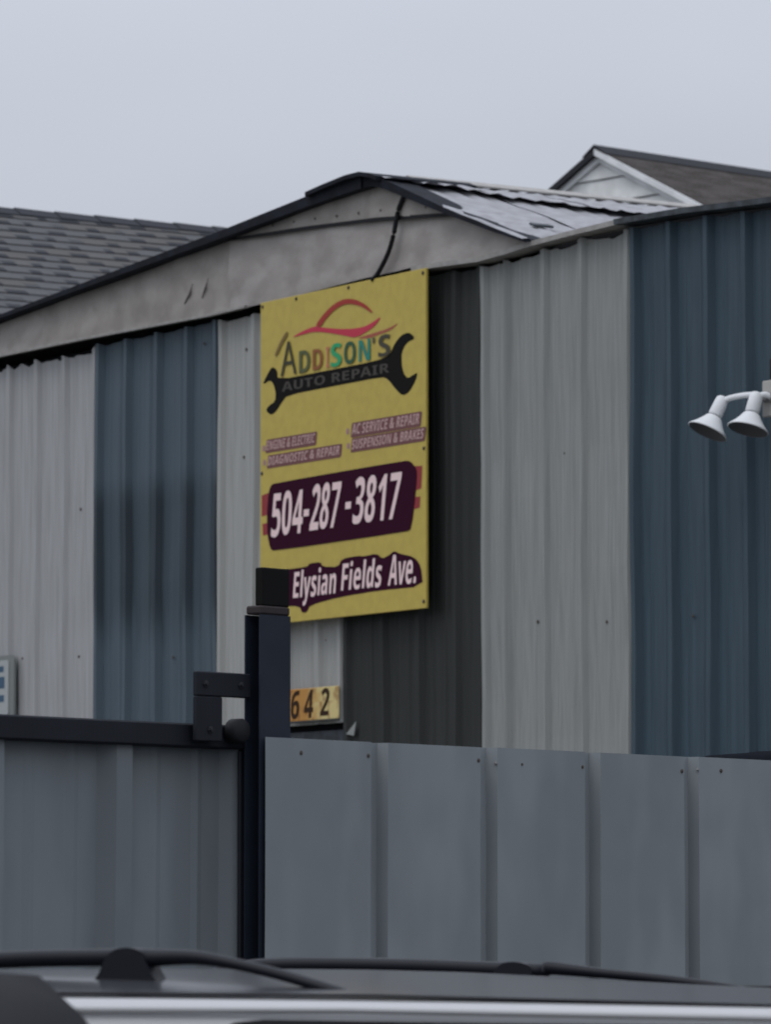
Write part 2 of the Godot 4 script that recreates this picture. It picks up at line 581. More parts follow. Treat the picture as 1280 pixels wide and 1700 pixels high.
	for k in 9:
		screw(b, Vector3(-1.05 + k * 0.19, along(seam, -1.05 + k * 0.19) + 0.035, 0.084), M.rust, 0.5)
	var upper_top := PackedVector2Array()
	for k in 41:
		var x := lerpf(-1.30, 0.78, k / 40.0)
		upper_top.append(Vector2(x, along(rake, x) - 0.015))
	put("gable_sheet", sheet(-1.29, 0.79, seam, upper_top, 0.082, 72, 0.005, 60, 8), M.gable_up, b)
	put("seam_strip", trim_bar(pts("-1.27,4.966 -0.60,4.939 0.067,4.90 0.543,4.857 0.80,4.829"), [0.012, 0.016, 0.017, 0.017, 0.012], 0.083, 0.0885), M.rubber, b)
	put("gable_lip", trim_bar(pts("-6.4,4.65 -4.4,4.664 -3.75,4.644 -2.7,4.639 -1.46,4.622 -1.12,4.627"), [0.012], 0.06, 0.085), M.flash_light, b)
	# crease marks on the sheet
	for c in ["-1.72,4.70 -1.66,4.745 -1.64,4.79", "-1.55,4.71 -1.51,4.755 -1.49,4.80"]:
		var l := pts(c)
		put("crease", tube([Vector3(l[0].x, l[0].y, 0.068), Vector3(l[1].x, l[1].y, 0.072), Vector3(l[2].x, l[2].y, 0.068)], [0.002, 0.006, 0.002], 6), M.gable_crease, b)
	# flashing along the top of the wall on the right
	put("flashing", trim_bar(flash, [0.022], -0.03, 0.075), M.flash_light, b)
	put("flashing", trim_bar(flash2, [0.024], -0.03, 0.085), M.flash_dark, b, "dark flashing over the blue sheet")
	# rake boards, thicker towards the ridge
	put("rake_trim", trim_bar(pts("-6.4,4.66 -4.434,4.782 -3.751,4.822 -2.47,4.914 -1.293,4.998 -0.418,5.07 0.0,5.098"), [0.014, 0.016, 0.018, 0.028, 0.038, 0.052, 0.058], -0.3, 0.135), M.rake, b)
	put("rake_trim", trim_bar(pts("0.0,5.098 0.06,5.092 0.13,5.075 0.254,5.03 0.5,4.934 0.7,4.856 1.083,4.719 1.293,4.649"), [0.058, 0.05, 0.045, 0.042, 0.034, 0.026, 0.018, 0.012], -0.02, 0.125), M.rake, b)
	put("ridge_cap", trim_bar(pts("-0.45,5.079 -0.30,5.095 -0.10,5.112 0.02,5.112 0.10,5.096 0.16,5.075"), [0.02], -0.4, 0.16), M.rake, b, "dark bent cap on the roof peak")
	# roof: left slope, right slope in lapped sheets, flat part behind the wall on the right
	var st := begin()
	quad_out(st, Vector3(-6.4, 4.65, -9), Vector3(-6.4, 4.65, -0.3), Vector3(0, 5.088, -0.3), Vector3(0, 5.088, -9), Vector3.UP)
	put("roof_slope", done(st), M.roof_tin, b)
	var down := Vector3(1.293, -0.455, 0)
	var nrm := Vector3(0.455, 1.293, 0).normalized()
	var peak := Vector3(0, 5.098, 0)
	var courses := [
		[-0.13, 0.36, 0.015, 0.15, 0.235, 0.034], [0.36, 0.80, 0.015, 0.25, 0.36, 0.030], [0.80, 1.5, 0.015, 0.36, 0.36, 0.034], [1.5, 2.3, 0.015, 0.37, 0.36, 0.03], [2.3, 3.2, 0.015, 0.36, 0.36, 0.03], [3.2, 9.0, 0.015, 0.36, 0.36, 0.03],
		[-0.125, 0.42, 0.08, 1.0, 1.0, 0.0], [0.42, 0.97, 0.08, 1.02, 1.0, 0.004], [0.97, 1.6, 0.08, 1.0, 1.0, 0.0], [1.6, 2.4, 0.08, 1.0, 1.0, 0.004], [2.4, 9.0, 0.08, 1.0, 1.0, 0.0]]
	var ns := FastNoiseLite.new()
	ns.seed = 91
	ns.frequency = 2.5
	for c in courses:
		st = begin()
		var nu := int(clampf((c[1] - c[0]) / 0.033, 6, 200))
		var nv := 10
		for i in nu:
			for j in nv:
				var q := []
				for k in [[i, j], [i, j + 1], [i + 1, j + 1], [i + 1, j]]:
					var back: float = lerpf(c[0], c[1], float(k[0]) / nu)
					var s: float = lerpf(c[2], lerpf(c[3], c[4], float(k[0]) / nu) + ns.get_noise_1d(back * 14.0) * (0.02 if c[5] > 0.01 else 0.0), float(k[1]) / nv)
					var lift: float = 0.004 + 0.005 * cos(TAU * back / 0.1) + c[5] * (float(k[1]) / nv if c[5] > 0.01 else 1.0) + ns.get_noise_2d(back * 3.0, s * 3.0) * 0.012
					q.append(peak + down * s + nrm * lift + Vector3(0, 0, -back))
				quad_out(st, q[0], q[1], q[2], q[3], nrm)
		put("roof_sheet", done(st), M.roof_tin, b)
	st = begin()
	add_box(st, Vector3(-0.02, -0.004, -9.0), Vector3(0.075, 0.006, -0.12), 0.002)
	var rc := put("ridge_strip", done(st), M.flash_light, b)
	rc.position = peak + nrm * 0.016
	rc.rotation.z = atan2(-0.455, 1.293)
	st = begin()
	add_box(st, Vector3(0, 0, -0.25), Vector3(0.045, 0.012, -0.14), 0.004)
	var patch := put("roof_patch", done(st), M.flash_dark, b, "small dark lifted patch near the eave")
	patch.position = peak + down * 0.74 + nrm * 0.012
	patch.rotation.z = atan2(-0.455, 1.293)
	put("flat_roof", box(Vector3(1.3, 4.44, -9.0), Vector3(4.78, 4.52, -0.06), 0.0), M.roof_tin, b)
	put("side_wall", box(Vector3(-6.38, 0, -9.0), Vector3(-6.28, 4.58, -0.17), 0.0), M.light_b, b)
	put("side_wall", box(Vector3(4.68, 0, -9.0), Vector3(4.78, 4.43, -0.17), 0.0), M.light_c, b)
	put("back_wall", prism(pts("-6.38,0 4.78,0 4.78,4.43 1.29,4.58 0.0,5.05 -6.38,4.60"), -9.1, -9.0), M.light_b, b)

func stained_blue() -> Material:      # rain streaks and a smudged band across the middle of one sheet
	var n := FastNoiseLite.new()
	n.seed = 23
	n.frequency = 0.02
	n.fractal_octaves = 4
	var im := Image.create(256, 512, false, Image.FORMAT_RGB8)
	for y in 512:
		for x in 256:
			var h := 4.6 * (1.0 - y / 511.0)
			var u := x / 255.0
			var s := 0.93 + 0.07 * n.get_noise_2d(x * 2.6, y * 0.22)
			var edge := 3.84 + 0.035 * n.get_noise_2d(x * 2.0, 7.0)
			var smear := smoothstep(edge + 0.10, edge - 0.10, h) * smoothstep(3.02, 3.30, h + 0.16 * n.get_noise_2d(x * 3.0, 90.0))
			var rib := absf(fposmod((u * 1.21 - 0.29) + 0.15, 0.30) - 0.15)
			s *= 1.0 - smear * (0.13 + 0.17 * smoothstep(0.085, 0.03, rib + 0.02 * n.get_noise_2d(x * 2.0, y * 0.6)))
			im.set_pixel(x, y, Color(s, s, s))
	var m := mat(seen(57, 69, 81), 0.5)
	m.albedo_texture = ImageTexture.create_from_image(im)
	m.uv1_triplanar = true
	m.uv1_triplanar_sharpness = 8.0
	m.uv1_scale = Vector3(1.0 / 1.21, 1.0 / 4.6, 1.0)
	m.uv1_offset = Vector3(2.68 / 1.21, 0, 0)
	m.texture_repeat = true
	return m

# ------------------------------------------------------------------ houses behind
func make_shingled_house() -> void:
	var h := thing("shingled_house", "house with worn grey shingle roof behind the left end of the metal building", "house", Vector3(-2.504, 0, -31.0), building_yaw)
	var p := deg_to_rad(29.0)
	var ridge := 6.32
	var half := 2.25
	put("wall", box(Vector3(-half + 0.25, 0, -4.6), Vector3(half - 0.25, ridge - half * tan(p) + 0.02, 1.75), 0.0), M.plaster, h)
	put("gable_wall", prism(PackedVector2Array([Vector2(-half + 0.25, ridge - half * tan(p) + 0.03), Vector2(half - 0.25, ridge - half * tan(p) + 0.03), Vector2(0, ridge - 0.12)]), 1.62, 1.72), M.plaster, h)
	var st := begin()
	for s in [-1.0, 1.0]:
		var a := Vector3(0, ridge, 2.0)
		var e := Vector3(s * half, ridge - half * tan(p), 2.0)
		var t := Vector3(s * sin(p), cos(p), 0) * 0.06
		var back := Vector3(0, 0, -6.9)
		quad_out(st, a, e, e + back, a + back, Vector3(s * 0.5, 1, 0))
		quad_out(st, a - t, e - t, e - t + back, a - t + back, Vector3(-s * 0.5, -1, 0))
		quad_out(st, e, e - t, e - t + back, e + back, Vector3(s, 0, 0))
		quad_out(st, a, e, e - t, a - t, Vector3(0, 0, 1))
	var base_m := mat(Color(0.12, 0.12, 0.125).linear_to_srgb(), 0.95, 0.0, T.grain, Vector3.ONE * 3.0)
	var roof := put("roof", done(st), base_m, h)
	# shingles one by one on the slope that shows; the course below each is covered by the next
	var rng := RandomNumberGenerator.new()
	rng.seed = 77
	var tones := []
	for c in [Color(0.124, 0.125, 0.130), Color(0.117, 0.118, 0.124), Color(0.130, 0.129, 0.131), Color(0.126, 0.121, 0.118)]:
		tones.append(mat(c.linear_to_srgb(), 0.95, 0.0, T.grain, Vector3.ONE * 5.0, T.rough, 0.5))
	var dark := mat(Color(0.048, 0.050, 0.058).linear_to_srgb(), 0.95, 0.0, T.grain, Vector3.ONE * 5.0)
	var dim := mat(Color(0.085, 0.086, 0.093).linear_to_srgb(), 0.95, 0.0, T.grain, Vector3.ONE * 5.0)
	var expo := 0.127
	var slope := Basis(Vector3(0, 0, 1), -p)
	var rest := begin()
	var built := 0
	var wedge := func(st: SurfaceTool, sa: float, sb: float, z0: float, z1: float, ha: float, hb: float):
		var v := [Vector3(sa, ha, z0), Vector3(sb, hb, z0), Vector3(sb, hb, z1), Vector3(sa, ha, z1)]
		quad_out(st, v[0], v[1], v[2], v[3], Vector3.UP)
		var lo := Vector3(0, -1, 0)
		for k in 4:
			var va: Vector3 = v[k]
			var vb: Vector3 = v[(k + 1) % 4]
			quad_out(st, va, vb, Vector3(vb.x, -0.004, vb.z), Vector3(va.x, -0.004, va.z), (va + vb) * 0.5 - (v[0] + v[2]) * 0.5)
	for row in 20:
		var z := 1.98 - rng.randf() * 0.25
		var s0 := 0.03 + row * expo
		if s0 + expo > half / cos(p) + 0.02: break
		while z > -4.85:
			var w := rng.randf_range(0.09, 0.19)
			var g := rng.randf_range(0.06, 0.16)
			var wob := rng.randf_range(-0.003, 0.003)
			var tone: Material = tones[rng.randi() % 4]
			# visible part of the course only; the slope is hidden lower down towards the right
			var near: bool = z < 1.35 and z - w > -2.0 and s0 < 2.15 and s0 < 0.25 + (z + 2.0) * 0.95
			if near and built < 290:
				var a := begin()
				wedge.call(a, s0, s0 + expo + wob, z - w, z, 0.001, 0.0095)
				wedge.call(a, s0, s0 + expo * 0.55, z - w - g + 0.001, z - w, 0.001, 0.0065)
				var o := put("shingle", done(a), tone, roof)      # a tooth with the upper part of the gap beside it
				var d := begin()
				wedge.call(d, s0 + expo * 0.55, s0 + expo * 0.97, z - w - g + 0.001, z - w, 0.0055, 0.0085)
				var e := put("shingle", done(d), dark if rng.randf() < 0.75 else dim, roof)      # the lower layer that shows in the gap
				o.transform = Transform3D(slope, Vector3(0, ridge + 0.004, 0))
				e.transform = o.transform
				built += 2
			else:
				wedge.call(rest, s0, s0 + expo + wob, z - w, z, 0.001, 0.0095)
				wedge.call(rest, s0, s0 + expo * 0.97, z - w - g + 0.001, z - w, 0.001, 0.007)
			z -= w + g
	var r := put("shingle_courses", done(rest), tones[0], roof)
	r.transform = Transform3D(slope, Vector3(0, ridge + 0.004, 0))
	r.set_meta("kind", "stuff")
	# ridge shingles
	for i in 22:
		var zz := 2.0 - i * 0.30
		var cst := begin()
		for s in [-1.0, 1.0]:
			var a := Vector3(0, 0.022, 0)
			var e := Vector3(s * 0.10, 0.022 - 0.10 * tan(p), 0)
			quad_out(cst, a, e, e + Vector3(0, -0.008, -0.31), a + Vector3(0, -0.008, -0.31), Vector3(s * 0.5, 1, 0))
			quad_out(cst, a, e, e + Vector3(0, -0.012, 0), a + Vector3(0, -0.012, 0), Vector3(0, 0, 1))
			quad_out(cst, e, e + Vector3(0, -0.012, 0), e + Vector3(0, -0.012, -0.31), e + Vector3(0, -0.008, -0.31), Vector3(s, 0, 0))
		var o := put("ridge_shingle", done(cst), dark, roof)
		o.position = Vector3(0, ridge + 0.004, zz)

func make_gabled_house() -> void:
	var h := thing("gabled_house", "white clapboard gable with brown shingle roof rising behind the right roof slope", "house", Vector3(1.6599, 0, -36.0), deg_to_rad(-48.566))
	var k := 0.49
	var apex := 7.49
	var half := 3.0
	put("wall", box(Vector3(-half + 0.35, 0, -9.0), Vector3(half - 0.35, 6.05, -0.06), 0.0), M.siding, h)
	put("gable_backing", prism(PackedVector2Array([Vector2(-half + 0.35, 6.05), Vector2(half - 0.35, 6.05), Vector2(0, apex - 0.12)]), -0.2, -0.055), M.flash_dark, h)
	# clapboards, each lapping over the one below
	var y := 6.041
	var edges := [6.05, 6.232, 6.41, 6.588, 6.766, 6.943, 7.12, 7.303, 7.46]
	for i in 8:
		var y0: float = edges[i]
		var y1: float = edges[i + 1] + 0.012
		var x0 := (apex - y0) / k - 0.02
		var x1 := maxf((apex - y1) / k - 0.02, 0.01)
		var st := begin()
		var a := Vector3(-x0, y0 + 0.010, 0.052)
		var bb := Vector3(x0, y0 + 0.010, 0.052)
		var c := Vector3(x1, y1 - 0.010, 0.036)
		var d := Vector3(-x1, y1 - 0.010, 0.036)
		quad_out(st, a, bb, c, d, Vector3(0, 0, 1))
		quad_out(st, a, bb, bb + Vector3(0, 0.004, -0.09), a + Vector3(0, 0.004, -0.09), Vector3(0, -1, 0))
		put("clapboard", done(st), M.siding, h)
	# white rake boards
	for s in [-1.0, 1.0]:
		var w := 0.05
		put("rake_board", prism(PackedVector2Array([Vector2(0, apex), Vector2(s * half, apex - k * half), Vector2(s * half, apex - k * half - w), Vector2(0, apex - w)]), 0.054, 0.075), M.white_trim, h)
	# roof with a dark edge
	var brown := mat(Color(0.075, 0.066, 0.062).linear_to_srgb(), 0.95, 0.0, T.grime, Vector3(1.2, 1.2, 0.5), T.rough, 0.6)
	var edge := mat(Color(0.035, 0.036, 0.042).linear_to_srgb(), 0.9)
	for s in [-1.0, 1.0]:
		var t := 0.045
		var off := 0.006
		put("roof_slope", prism(PackedVector2Array([Vector2(0, apex + off), Vector2(s * (half + 0.05), apex + off - k * (half + 0.05)), Vector2(s * (half + 0.05), apex + off + t - k * (half + 0.05)), Vector2(0, apex + off + t)]), -9.2, 0.10), brown, h)
		put("roof_edge", prism(PackedVector2Array([Vector2(0, apex - 0.004), Vector2(s * (half + 0.055), apex - 0.004 - k * (half + 0.055)), Vector2(s * (half + 0.055), apex + t - k * (half + 0.055)), Vector2(0, apex + t)]), 0.102, 0.118), edge if s < 0 else M.white_trim, h)
	put("ridge_cap", prism(PackedVector2Array([Vector2(-0.13, apex + 0.058 - 0.064), Vector2(0, apex + 0.058), Vector2(0.13, apex + 0.058 - 0.064), Vector2(0, apex + 0.078)]), -9.2, 0.12), edge, h)

# ------------------------------------------------------------------ things on the wall
func on_wall(called: String, label: String, category: String, group := "") -> Node3D:
	return thing(called, label, category, building_at, building_yaw, group)

func make_sign() -> void:
	var s := on_wall("sign_board", "yellow printed auto repair sign board with wrench and car logo", "sign")
	var yellow := mat(seen(133, 122, 63), 0.45, 0.0, T.sign, Vector3.ONE * 1.0)
	put("board", box(Vector3(-0.945, 3.079, 0.086), Vector3(0.492, 4.616, 0.100), 0.002), yellow, s)
	var black := mat(seen(17, 17, 18), 0.6)
	black.metallic_specular = 0.12
	var maroon := mat(seen(34, 9, 26), 0.6)
	maroon.metallic_specular = 0.12
	var pink := mat(seen(176, 150, 158), 0.5)
	var mauve := mat(seen(112, 88, 96), 0.5)
	var z := 0.1012
	put("car_roof_line", flat(smooth_loop(pts("-0.450,4.453 -0.379,4.499 -0.285,4.538 -0.192,4.552 -0.099,4.540 -0.007,4.504 0.050,4.464 0.044,4.458 -0.030,4.495 -0.123,4.521 -0.192,4.527 -0.274,4.513 -0.356,4.475 -0.403,4.441")), z + 0.002), mat(seen(110, 38, 34), 0.5), s)
	put("car_body_line", flat(smooth_loop(pts("-0.665,4.419 -0.569,4.440 -0.450,4.453 -0.403,4.441 -0.192,4.409 -0.030,4.401 0.061,4.419 0.124,4.437 0.084,4.405 0.016,4.381 -0.099,4.359 -0.192,4.381 -0.379,4.417 -0.474,4.428 -0.569,4.424")), z + 0.001), mat(seen(132, 38, 56), 0.5), s)
	put("car_tail_line", flat(smooth_loop(pts("-0.099,4.357 0.061,4.366 0.186,4.374 0.276,4.393 0.203,4.362 0.084,4.352 0.016,4.345")), z), mat(seen(112, 62, 52), 0.5), s)
	put("wrench", flat(smooth_loop(pts("-0.925,4.222 -0.883,4.266 -0.840,4.301 -0.791,4.282 -0.785,4.232 -0.355,4.233 0.084,4.235 0.192,4.251 0.231,4.297 0.287,4.331 0.354,4.339 0.410,4.305 0.332,4.292 0.293,4.253 0.293,4.198 0.310,4.154 0.343,4.129 0.387,4.140 0.426,4.148 0.410,4.113 0.354,4.064 0.298,4.054 0.242,4.090 0.175,4.143 0.129,4.157 -0.285,4.155 -0.700,4.152 -0.754,4.119 -0.797,4.085 -0.845,4.070 -0.894,4.097 -0.870,4.117 -0.809,4.131 -0.803,4.175 -0.828,4.222 -0.858,4.238"), 1), z), black, s)
	letters(s, "letter", "AUTO REPAIR", true, Vector2(-0.745, 4.172), Vector2(0.19, 4.216), 0.0, z + 0.0012, mat(seen(48, 47, 46), 0.6))
	var inks := [["A", -0.755, -0.610, 4.245, 4.405, seen(42, 42, 30)], ["D", -0.588, -0.491, 4.243, 4.348, seen(58, 64, 42)], ["D", -0.467, -0.379, 4.245, 4.343, seen(96, 62, 36)], ["I", -0.349, -0.322, 4.246, 4.343, seen(128, 84, 66)], ["S", -0.308, -0.215, 4.243, 4.352, seen(32, 112, 78)], ["O", -0.192, -0.093, 4.244, 4.348, seen(34, 62, 46)], ["N", -0.065, 0.033, 4.245, 4.344, seen(30, 92, 86)], ["'", 0.050, 0.073, 4.318, 4.345, seen(60, 60, 50)], ["S", 0.101, 0.203, 4.248, 4.349, seen(48, 46, 38)]]
	for i in inks.size():
		var k: Array = inks[i]
		letters(s, "letter", k[0], i > 0, Vector2(k[1], k[3]), Vector2(k[2], k[4]), 0.0, z + 0.004, mat(k[5], 0.5))
	put("letter_stroke", flat(smooth_loop(pts("-0.812,4.350 -0.755,4.415 -0.700,4.457 -0.683,4.443 -0.742,4.398 -0.790,4.345")), z + 0.004), mat(seen(84, 70, 40), 0.5), s)
	# services, pale letters on a mauve shade
	for t in [["ENGINE & ELECTRIC", -0.887, -0.446, 3.906, 3.950], ["DIAGNOSTIC & REPAIR", -0.874, -0.227, 3.832, 3.874], ["AC SERVICE & REPAIR", -0.131, 0.447, 3.913, 3.962], ["SUSPENSION & BRAKES", -0.131, 0.481, 3.845, 3.890]]:
		put("text_shade", flat(rounded(Vector2(t[1] - 0.010, t[3] - 0.013), Vector2(t[2] + 0.004, t[4] + 0.007), 0.010, 0.012), z), mat(seen(78, 52, 54), 0.5), s)
		letters(s, "letter", t[0], true, Vector2(t[1], t[3]), Vector2(t[2], t[4]), 0.01, z + 0.0012, mat(seen(132, 112, 116), 0.5))
	for q in [Vector2(-0.91, 3.918), Vector2(-0.905, 3.85), Vector2(-0.166, 3.933), Vector2(-0.160, 3.865)]:
		put("bullet", flat(smooth_loop(PackedVector2Array([q + Vector2(-0.012, -0.014), q + Vector2(0.012, -0.014), q + Vector2(0.012, 0.014), q + Vector2(-0.012, 0.014)])), z), mauve, s)
	# phone number plate
	var red := mat(seen(98, 36, 40), 0.5)
	put("red_tab", flat(pts("-0.929,3.696 -0.855,3.704 -0.855,3.60 -0.929,3.596"), z), red, s)
	put("red_tab", flat(pts("-0.922,3.56 -0.855,3.562 -0.855,3.507 -0.916,3.504"), z), red, s)
	put("red_tab", flat(pts("0.405,3.725 0.463,3.722 0.455,3.62 0.405,3.615"), z), red, s)
	put("red_tab", flat(pts("0.40,3.585 0.447,3.585 0.442,3.535 0.395,3.531"), z), red, s)
	put("number_panel", flat(smooth_loop(pts("-0.866,3.70 -0.848,3.733 -0.820,3.745 0.320,3.757 0.365,3.751 0.420,3.713 0.420,3.652 0.376,3.443 0.331,3.434 -0.818,3.424 -0.848,3.438 -0.874,3.50 -0.880,3.60"), 1), z + 0.0012), maroon, s)
	letters(s, "digit", "504", true, Vector2(-0.842, 3.488), Vector2(-0.540, 3.700), 0.022, z + 0.0026, pink)
	letters(s, "digit", "287", true, Vector2(-0.497, 3.497), Vector2(-0.212, 3.710), 0.034, z + 0.0026, pink)
	letters(s, "digit", "3817", true, Vector2(-0.123, 3.499), Vector2(0.300, 3.713), 0.034, z + 0.0026, pink)
	for q in [Vector2(-0.523, 3.583), Vector2(-0.157, 3.590)]:
		put("phone_number", flat(PackedVector2Array([q + Vector2(-0.026, -0.016), q + Vector2(0.022, -0.016), q + Vector2(0.026, 0.016), q + Vector2(-0.022, 0.016)]), z + 0.0026), pink, s)
	# address
	put("text_shade", flat(smooth_loop(pts("-0.745,3.330 -0.518,3.330 -0.500,3.345 -0.400,3.345 -0.385,3.322 -0.248,3.312 -0.215,3.348 -0.075,3.352 -0.029,3.346 0.084,3.352 0.13,3.325 0.185,3.337 0.231,3.354 0.276,3.338 0.398,3.315 0.452,3.270 0.469,3.178 0.107,3.182 -0.237,3.172 -0.494,3.150 -0.520,3.118 -0.565,3.118 -0.585,3.150 -0.745,3.160"), 1), z), maroon, s)
	letters(s, "letter", "Elysian", true, Vector2(-0.648, 3.150), Vector2(-0.255, 3.320), 0.02, z + 0.0014, pink)
	letters(s, "letter", "Fields", true, Vector2(-0.222, 3.196), Vector2(0.138, 3.332), 0.02, z + 0.0014, pink)
	letters(s, "letter", "Ave.", true, Vector2(0.178, 3.196), Vector2(0.430, 3.335), 0.02, z + 0.0014, pink)
	for q in [Vector2(-0.925, 4.595), Vector2(0.470, 4.595), Vector2(-0.925, 3.10), Vector2(0.475, 3.11), Vector2(-0.62, 4.600), Vector2(-0.16, 4.600), Vector2(-0.928, 3.80), Vector2(0.477, 3.80)]:
		screw(s, Vector3(q.x, q.y, 0.1), M.rust, 0.75)

func make_number_plate() -> void:
	var p := on_wall("house_number_plate", "small rust stained house number plate below the yellow sign", "number plate")
	var n := FastNoiseLite.new()
	n.seed = 31
	n.frequency = 0.03
	var im := Image.create(160, 64, false, Image.FORMAT_RGB8)
	for y in 64:
		for x in 160:
			var k := clampf(smoothstep(50.0, 122.0, x + 30.0 * n.get_noise_2d(x, y * 0.8)), 0, 1)
			var c := seen(128, 96, 54).lerp(seen(144, 136, 100), k)
			c = c.lerp(seen(88, 58, 34), 0.5 * smoothstep(0.05, 0.5, n.get_noise_2d(x * 1.7 + 300, y * 0.7)))
			im.set_pixel(x, y, c)
	var m := mat(Color.WHITE, 0.7)
	m.albedo_texture = ImageTexture.create_from_image(im)
	m.uv1_triplanar = true
	m.uv1_triplanar_sharpness = 8.0
	m.uv1_scale = Vector3(1.0 / 0.455, 1.0 / 0.152, 1.0)
	m.uv1_offset = Vector3(0.79 / 0.455, 2.770 / 0.152, 0)
	put("plate", box(Vector3(-0.79, 2.618, 0.036), Vector3(-0.335, 2.770, 0.044), 0.003), m, p)
	var ink := mat(seen(34, 22, 12), 0.7)
	letters(p, "numeral", "6", true, Vector2(-0.760, 2.630), Vector2(-0.668, 2.762), 0.016, 0.0455, ink)
	letters(p, "numeral", "4", true, Vector2(-0.640, 2.630), Vector2(-0.545, 2.762), 0.016, 0.0455, ink)
	letters(p, "numeral", "2", true, Vector2(-0.495, 2.636), Vector2(-0.405, 2.764), 0.016, 0.0455, ink)
	put("bottom_lip", box(Vector3(-0.79, 2.611, 0.036), Vector3(-0.335, 2.617, 0.050), 0.002), M.flash_dark, p)

func make_placard() -> void:
	var p := on_wall("wall_placard", "white placard with blue print and grey frame at the left picture edge", "placard")
	put("frame", prism(rounded(Vector2(-4.10, 2.735), Vector2(-3.492, 3.07), 0.03), 0.032, 0.045), mat(seen(84, 90, 94), 0.6), p)
	put("face", prism(rounded(Vector2(-4.08, 2.755), Vector2(-3.545, 3.045), 0.02), 0.046, 0.050), mat(seen(112, 119, 126), 0.5), p)
	var blue := mat(seen(42, 62, 84), 0.5)
	for r in [[2.985, 3.015, -3.595], [2.90, 2.96, -3.585], [2.83, 2.865, -3.59]]:
		put("printed_line", flat(PackedVector2Array([Vector2(-4.05, r[0]), Vector2(r[2], r[0]), Vector2(r[2], r[1]), Vector2(-4.05, r[1])]), 0.0512), blue, p)

func make_floodlight() -> void:
	var f := on_wall("twin_floodlight", "white twin floodlight on the blue wall sheet at right", "floodlight")
	var white := mat(Color(0.78, 0.79, 0.80).linear_to_srgb(), 0.4)
	var beige := mat(Color(0.40, 0.385, 0.36).linear_to_srgb(), 0.55)
	put("junction_box", box(Vector3(2.965, 3.722, 0.0), Vector3(3.085, 3.852, 0.065), 0.008), beige, f)
	put("cover_plate", box(Vector3(2.955, 3.712, 0.066), Vector3(3.095, 3.862, 0.078), 0.005), beige, f)
	put("conduit", tube([Vector3(3.00, 3.852, 0.03), Vector3(3.00, 3.95, 0.03)], [0.03, 0.034], 10), M.rubber, f)
	var k2 := Vector3(2.985, 3.792, 0.13)
	var k1 := Vector3(2.80, 3.790, 0.165)
	put("arm", tube(curve_points([Vector3(3.02, 3.79, 0.078), Vector3(3.01, 3.80, 0.105), k2]), [0.0125], 12), white, f)
	for q in [Vector3(3.02, 3.79, 0.078), Vector3(2.99, 3.79, 0.078)]:
		var nut := begin()
		add_lathe(nut, q, Vector3(0, 0, 1), PackedVector2Array([Vector2(0.021, 0), Vector2(0.021, 0.010), Vector2(0.013, 0.012)]), 6)
		put("locknut", done(nut), M.steel, f)
	put("arm", tube(curve_points([Vector3(2.99, 3.79, 0.078), Vector3(2.945, 3.805, 0.115), Vector3(2.86, 3.802, 0.145), k1]), [0.0125], 12), white, f)
	for b in [[k1, Vector3(-0.10, -0.86, 0.42)], [k2, Vector3(0.02, -0.92, 0.30)]]:
		var at: Vector3 = b[0]
		var ax: Vector3 = b[1].normalized()
		var st := begin(true)
		add_lathe(st, at - ax * 0.012, ax, PackedVector2Array([Vector2(0, -0.008), Vector2(0.018, -0.006), Vector2(0.026, 0.002), Vector2(0.028, 0.02), Vector2(0.030, 0.075), Vector2(0.027, 0.08), Vector2(0.022, 0.082)]), 24)
		var holder := put("lamp_holder", done(st), white, f)
		st = begin(true)
		add_lathe(st, at + ax * 0.072, ax, PackedVector2Array([Vector2(0.026, 0.0), Vector2(0.034, 0.005), Vector2(0.046, 0.024), Vector2(0.064, 0.047), Vector2(0.083, 0.066), Vector2(0.086, 0.071), Vector2(0.083, 0.073)]), 28)
		var bell := put("lamp_shade", done(st), white, f)
		st = begin(true)
		add_lathe(st, at + ax * 0.072, ax, PackedVector2Array([Vector2(0.0, 0.050), Vector2(0.05, 0.053), Vector2(0.0825, 0.0725)]), 28)
		put("lens", done(st), mat(Color(0.34, 0.34, 0.35), 0.4), bell)

func make_cable() -> void:
	var c := on_wall("black_cable", "black cable hanging from the roof peak down over the gable to the sign", "cable")
	put("cable", tube(curve_points([Vector3(0.318, 4.985, 0.10), Vector3(0.306, 4.962, 0.10), Vector3(0.268, 4.915, 0.10), Vector3(0.246, 4.862, 0.10), Vector3(0.222, 4.795, 0.10), Vector3(0.170, 4.715, 0.098), Vector3(0.075, 4.637, 0.092), Vector3(0.04, 4.612, 0.103)]), [0.011], 8), M.rubber, c)

# ------------------------------------------------------------------ fence and gate
func make_fence() -> void:
	var f := thing("metal_fence", "slate grey ribbed metal fence right of the dark gate post", "fence", fence_at, fence_yaw)
	for n in 6:
		var x := -0.692 if n == 0 else -0.0842 + 0.6096 * (n - 1)
		var x1 := -0.0842 + 0.6096 * n
		var ribs := []
		for k in 3:
				if n + k > 0: ribs.append(-0.389 + 0.3048 * (2 * n + k - 1))
		var p := put("fence_panel", ribbed(x, x1, PackedVector2Array([Vector2(x, 0.06), Vector2(x1, 0.06)]), PackedVector2Array([Vector2(x, 1.9555), Vector2(x1, 1.9545)]), ribs, 0.0235, 0.0165, -0.022, 0.0, 300 + n, 0.0015, 14), M.fence, f)
		for k in [[-0.031, 0], [0.275, 0], [0.325, 1], [-0.21, 0]]:
			screw(p, Vector3(-0.389 + 0.6096 * n + k[0], 1.930 - 0.004 * ((n + k[1]) % 2), 0.0), M.rust if k[1] == 0 else M.steel, 0.33)
	put("fence_rail", box(Vector3(-0.68, 1.86, -0.085), Vector3(2.95, 1.93, -0.045), 0.003), M.frame, f)
	put("fence_rail", box(Vector3(-0.68, 0.5, -0.085), Vector3(2.95, 0.57, -0.045), 0.003), M.frame, f)

